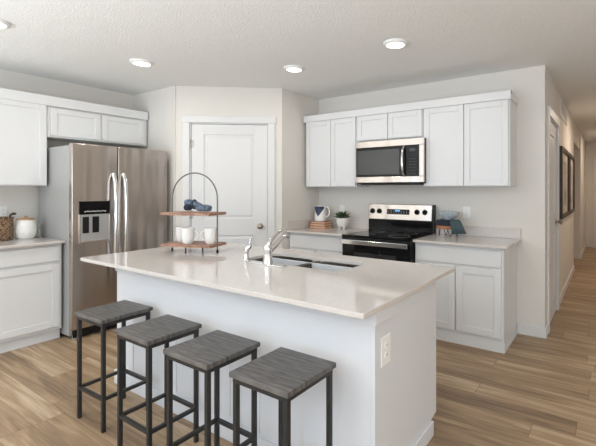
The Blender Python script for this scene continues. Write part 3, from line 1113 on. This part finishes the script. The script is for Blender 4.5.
# the navy glaze patch: a thin skin over the wall, pointed at the bottom
mb = MB()
cols = 17
rows = 12
grid = []
for i in range(cols):
    u = i / (cols - 1) * 2 - 1
    a = R(-84) + u * R(62)
    zb = 0.06 + 0.1 * abs(u)
    colv = []
    for k in range(rows):
        zz = zb + (0.184 - zb) * k / (rows - 1)
        r = jr(zz) + 0.0012
        colv.append(mb.bm.verts.new((r * math.cos(a), r * math.sin(a), zz)))
    grid.append(colv)
for i in range(cols - 1):
    for k in range(rows - 1):
        mb.bm.faces.new((grid[i][k], grid[i + 1][k], grid[i + 1][k + 1], grid[i][k + 1]))
mb.build('navy_patch', M['navy'], t, smooth=True)
pts = []
for i in range(15):
    a = math.pi * 0.62 - math.pi * 1.16 * i / 14
    pts.append((0.082 + 0.048 * math.cos(a), 0, 0.115 + 0.062 * math.sin(a)))
MB().tube(pts, 0.0075, 10).build('handle', M['ceramic'], t, smooth=True)

t = thing('potted_succulent', 'green succulent in white footed pot on the counter left of range', 'plant', (-2.215, -0.17, CT), 0)
MB().lathe([(0, 0.03), (0.04, 0.03), (0.062, 0.05), (0.073, 0.085), (0.075, 0.135), (0.075, 0.138), (0.069, 0.138), (0.066, 0.12), (0, 0.118)], seg=36).build('pot', M['ceramic'], t, smooth=True)
for k in range(3):
    a = R(-90 + 120 * k + 60)
    MB().lathe([(0, 0), (0.011, 0), (0.014, 0.03), (0.014, 0.045), (0, 0.045)], 0.036 * math.cos(a), 0.036 * math.sin(a), 14).build('foot', M['ceramic'], t, smooth=True)
MB().lathe([(0, 0.128), (0.067, 0.128)], seg=24).build('soil', M['soil'], t)


def leaf(a, tilt, L, w):
    mb = MB()
    prof = [(0.0, 0.45), (0.25, 0.85), (0.55, 1.0), (0.8, 0.65), (0.95, 0.25), (1.0, 0.0)]
    pts = []
    n = 6
    path = [Vector((L * s * math.cos(tilt * (1 - 0.25 * s)), 0, L * s * math.sin(tilt * (1 + 0.1 * s)))) for s in [0, .2, .4, .6, .8, .93, 1.0]]
    rad = [0.4, 0.8, 1.0, 0.95, 0.6, 0.25, 0.03]
    rings = []
    for p, r in zip(path, rad):
        ring = []
        for k in range(8):
            th = 2 * math.pi * k / 8
            ring.append(mb.bm.verts.new((p.x - 0.35 * w * r * math.sin(th) * math.sin(tilt), w * r * math.cos(th), p.z + 0.35 * w * r * math.sin(th) * math.cos(tilt))))
        rings.append(ring)
    for A, B in zip(rings, rings[1:]):
        for k in range(8):
            mb.bm.faces.new((A[k], A[(k + 1) % 8], B[(k + 1) % 8], B[k]))
    mb.bm.faces.new(rings[0])
    mb.bm.faces.new(rings[-1])
    return mb


rngs = random.Random(3)
for ringi, (cnt, tilt, L) in enumerate(((10, 10, 0.118), (9, 30, 0.116), (6, 52, 0.105), (3, 74, 0.085))):
    for k in range(cnt):
        a = 360 * k / cnt + ringi * 17 + rngs.uniform(-6, 6)
        l = leaf(0, R(tilt + rngs.uniform(-5, 5)), L * rngs.uniform(0.9, 1.08), 0.02)
        o = l.build('leaf', M['leaf'], t, smooth=True)
        o.location = (0, 0, 0.135)
        o.rotation_euler = (0, 0, R(a))

# ------------------------------------------------------------------ riser with bowl and cloths
RSx, RSy = -0.88, -0.2
rz_ = R(0)
t = thing('hairpin_riser', 'small round wooden riser on dark hairpin legs, right of the range', 'stand', (RSx, RSy, CT), rz_)
MB().lathe([(0, 0.085), (0.118, 0.085), (0.12, 0.09), (0.12, 0.11), (0.118, 0.115), (0, 0.115)], seg=44).build('board', M['riser_wood'], t, smooth=True)
for k in range(4):
    a = R(45 + 90 * k - 12)
    cxx, cyy = 0.085 * math.cos(a), 0.085 * math.sin(a)
    tx, ty = -math.sin(a), math.cos(a)
    pts = [(cxx + tx * 0.026, cyy + ty * 0.026, 0.086), (cxx + 0.1 * cxx + tx * 0.006, cyy + 0.1 * cyy + ty * 0.006, 0.01), (cxx * 1.12, cyy * 1.12, 0.004), (cxx + 0.1 * cxx - tx * 0.006, cyy + 0.1 * cyy - ty * 0.006, 0.01), (cxx - tx * 0.026, cyy - ty * 0.026, 0.086)]
    MB().tube(pts, 0.0038, 8).build('leg', M['stool_metal'], t, smooth=True)


def drape(rows_pts, width, th=0.005):
    """cloth strip: list of (point, half-width vector)"""
    mb = MB()
    g = []
    n = 9
    for (p, hv, wav) in rows_pts:
        row = []
        for i in range(n):
            u = i / (n - 1) * 2 - 1
            q = Vector(p) + Vector(hv) * u + Vector((0, -1, 0)) * wav * math.sin(u * 5 + p[2] * 20)
            row.append(mb.bm.verts.new(q))
        g.append(row)
    for a, b in zip(g, g[1:]):
        for i in range(n - 1):
            mb.bm.faces.new((a[i], a[i + 1], b[i + 1], b[i]))
    return mb


# folded navy cloth on the board
mb = MB()
for k, (rx, z0_, z1_) in enumerate(((0.116, 0.1155, 0.135), (0.112, 0.1355, 0.155), (0.108, 0.1555, 0.172))):
    mb.prism(rrect(-rx, rx, -rx * 0.72, rx * 0.72, 0.045), z0_, z1_)
o = mb.build('folded_cloth', M['navy_cloth'], None, 0.006, smooth=True)
o.location = (RSx, RSy, CT)
tag(o, 'navy folded cloth between the wooden riser and the bowl', 'cloth')
t = thing('serving_bowl', 'pale blue-grey bowl on top of the folded navy cloth', 'bowl', (RSx + 0.005, RSy, CT + 0.1725))
MB().lathe([(0, 0), (0.05, 0), (0.055, 0.006), (0.085, 0.03), (0.105, 0.06), (0.112, 0.082), (0.109, 0.083), (0.1, 0.062), (0.08, 0.036), (0.05, 0.014), (0, 0.011)], seg=44).build('bowl_body', M['bowl'], t, smooth=True)
rows_pts = [((0.085, -0.035, 0.1735), (0.03, 0.0, 0.0), 0.0), ((0.1, -0.09, 0.1735), (0.045, 0.0, 0.0), 0.0), ((0.12, -0.128, 0.162), (0.05, 0.02, 0), 0.001),
            ((0.135, -0.138, 0.13), (0.056, 0.022, 0), 0.003), ((0.15, -0.142, 0.09), (0.06, 0.024, 0), 0.004), ((0.162, -0.144, 0.046), (0.063, 0.026, 0.004), 0.005)]
mb = drape(rows_pts, 0.1)
o = mb.build('draped_napkin', M['teal_cloth'], None, smooth=True)
o.location = (RSx, RSy, CT + 0.001)
s = o.modifiers.new('solidify', 'SOLIDIFY')
s.thickness = 0.006
s.offset = 1
tag(o, 'dark teal napkin hanging over the front of the wooden riser', 'napkin')

# ------------------------------------------------------------------ left counter: jar, basket, glass
LZ = 0.935
t = thing('faceted_jar', 'white faceted ceramic jar with wooden lid beside the fridge', 'jar', (-4.27, -2.637, LZ))
mb = MB()
seg = 14
zs = [0.0, 0.02, 0.07, 0.12, 0.165, 0.185]
rs = [0.056, 0.072, 0.086, 0.084, 0.074, 0.068]
rings = []
for k, (r, z) in enumerate(zip(rs, zs)):
    rings.append([mb.bm.verts.new((r * math.cos(2 * math.pi * (i + 0.5 * (k % 2)) / seg), r * math.sin(2 * math.pi * (i + 0.5 * (k % 2)) / seg), z)) for i in range(seg)])
for k in range(len(rings) - 1):
    A, B = rings[k], rings[k + 1]
    for i in range(seg):
        j = (i + 1) % seg
        if k % 2 == 0:
            mb.bm.faces.new((A[i], A[j], B[i]))
            mb.bm.faces.new((A[j], B[j], B[i]))
        else:
            mb.bm.faces.new((A[i], A[j], B[j]))
            mb.bm.faces.new((A[i], B[j], B[i]))
mb.bm.faces.new(rings[0])
mb.bm.faces.new(rings[-1])
mb.build('jar_body', M['ceramic'], t)
ld = MB().lathe([(0, 0.186), (0.072, 0.186), (0.074, 0.19), (0.072, 0.198), (0, 0.204)], seg=32).build('lid', M['lid_wood'], t, smooth=True)
MB().lathe([(0, 0.204), (0.008, 0.204), (0.014, 0.214), (0.012, 0.224), (0, 0.227)], seg=16).build('lid_knob', M['lid_wood'], ld, smooth=True)
t = thing('wicker_basket', 'brown woven basket at the left edge of the counter', 'basket', (-4.3, -2.83, LZ))
MB().lathe([(0, 0), (0.085, 0), (0.098, 0.015), (0.104, 0.1), (0.1, 0.2), (0.1, 0.215), (0.09, 0.215), (0.09, 0.2), (0.092, 0.03), (0, 0.02)], seg=36).build('basket_body', M['wicker'], t, smooth=True)
MB().tube([(0.1 * math.cos(a), 0.1 * math.sin(a), 0.213) for a in [2 * math.pi * i / 30 for i in range(30)]], 0.008, 8, closed=True).build('rim', M['wicker'], t, smooth=True)
t = thing('wooden_spoon', 'dark handled utensil sticking out of the basket, beside the jar', 'utensil', (-4.3, -2.83, LZ + 0.024))
MB().tube([(0.0, 0.02, 0.0), (0.0, 0.055, 0.12), (0.0, 0.084, 0.215)], 0.006, 8, rads=[0.006, 0.006, 0.009]).build('handle', M['frame_dark'], t, smooth=True)
MB().tube([(0.0, 0.08, 0.215), (0.0, 0.11, 0.225), (0.0, 0.125, 0.222)], 0.01, 10, rads=[0.009, 0.013, 0.009]).build('handle_tip', M['frame_dark'], t, smooth=True)
t = thing('drinking_glass', 'clear drinking glass between the white jar and the fridge', 'glass', (-4.29, -2.522, LZ))
MB().lathe([(0, 0), (0.026, 0), (0.028, 0.004), (0.032, 0.13), (0.03, 0.13), (0.026, 0.008), (0, 0.006)], seg=28).build('glass_body', M['glass'], t, smooth=True)

# ------------------------------------------------------------------ hallway wall things (front faces +x)
for i, (y0, y1, lab) in enumerate(((1.2, 2.26, 'dark framed picture on the hallway wall, nearer the kitchen'), (2.38, 3.3, 'dark framed picture on the hallway wall, the farther one'))):
    t = thing('picture_frame', lab, 'picture', (0, 0, 0), 0, 'dark framed pictures in the hallway')
    z0, z1 = 1.055, 1.94
    w = 0.05
    MB().box(0.0, 0.045, y0, y0 + w, z0, z1).box(0.0, 0.045, y1 - w, y1, z0, z1).box(0.0, 0.045, y0 + w, y1 - w, z0, z0 + w).box(0.0, 0.045, y0 + w, y1 - w, z1 - w, z1).build('frame', M['frame_dark'], t, 0.002)
    MB().box(0.0, 0.02, y0 + w, y1 - w, z0 + w, z1 - w).build('mat_board', M['mat_board'], t)
    MB().box(0.02, 0.022, y0 + 0.16, y1 - 0.16, z0 + 0.16, z1 - 0.16).build('print', M['art'], t)
t = thing('return_air_grille', 'white return air grille high on the hallway wall', 'vent', (0, 0, 0))
y0, y1, z0, z1 = 1.34, 2.3, 2.33, 2.54
MB().box(0, 0.012, y0, y0 + 0.03, z0, z1).box(0, 0.012, y1 - 0.03, y1, z0, z1).box(0, 0.012, y0 + 0.03, y1 - 0.03, z0, z0 + 0.025).box(0, 0.012, y0 + 0.03, y1 - 0.03, z1 - 0.025, z1).build('frame', M['trim'], t, 0.002)
mb = MB()
for k in range(11):
    z = z0 + 0.03 + k * 0.0145
    mb.prism([(0.002, z), (0.01, z + 0.004), (0.01, z + 0.007), (0.002, z + 0.003)], y0 + 0.03, y1 - 0.03, 'y') if False else mb.box(0.002, 0.009, y0 + 0.03, y1 - 0.03, z, z + 0.007)
mb.build('louvres', M['trim'], t)

# ------------------------------------------------------------------ ceiling lights
lamps = [(-3.137, -2.128, 'round ceiling light nearest the fridge cabinets'),
         (-2.069, -1.223, 'round ceiling light above the pantry door'),
         (-0.939, -1.282, 'round ceiling light in front of the microwave cabinets'),
         (-3.13, -3.19, 'round ceiling light cut by the left edge of the photo')]


def make_lamp():
    t = thing('ceiling_light', '', 'ceiling light')
    MB().lathe([(0.10, 0), (0.10, -0.006), (0.092, -0.016), (0.076, -0.022), (0.072, -0.02), (0.072, 0)], seg=44).build('trim_ring', M['white_plastic'], t, smooth=True)
    MB().lathe([(0, -0.021), (0.04, -0.021), (0.0715, -0.017), (0.0715, -0.004), (0, -0.004)], seg=40).build('lens', M['lamp'], t, smooth=True)
    return t


lm = make_lamp()
for i, (x, y, lab) in enumerate(lamps):
    o = lm if i == 0 else copy_tree(lm)
    o.location = (x, y, H)
    o['label'] = lab
    o['group'] = 'recessed ceiling lights'
    l = bpy.data.lights.new('ceiling_lamp_glow', 'AREA')
    l.shape = 'DISK'
    l.size = 0.14
    l.energy = 4
    l.color = (1, 0.93, 0.84)
    lo = bpy.data.objects.new('ceiling_lamp_glow', l)
    lo.location = (x, y, H - 0.024)
    C.objects.link(lo)
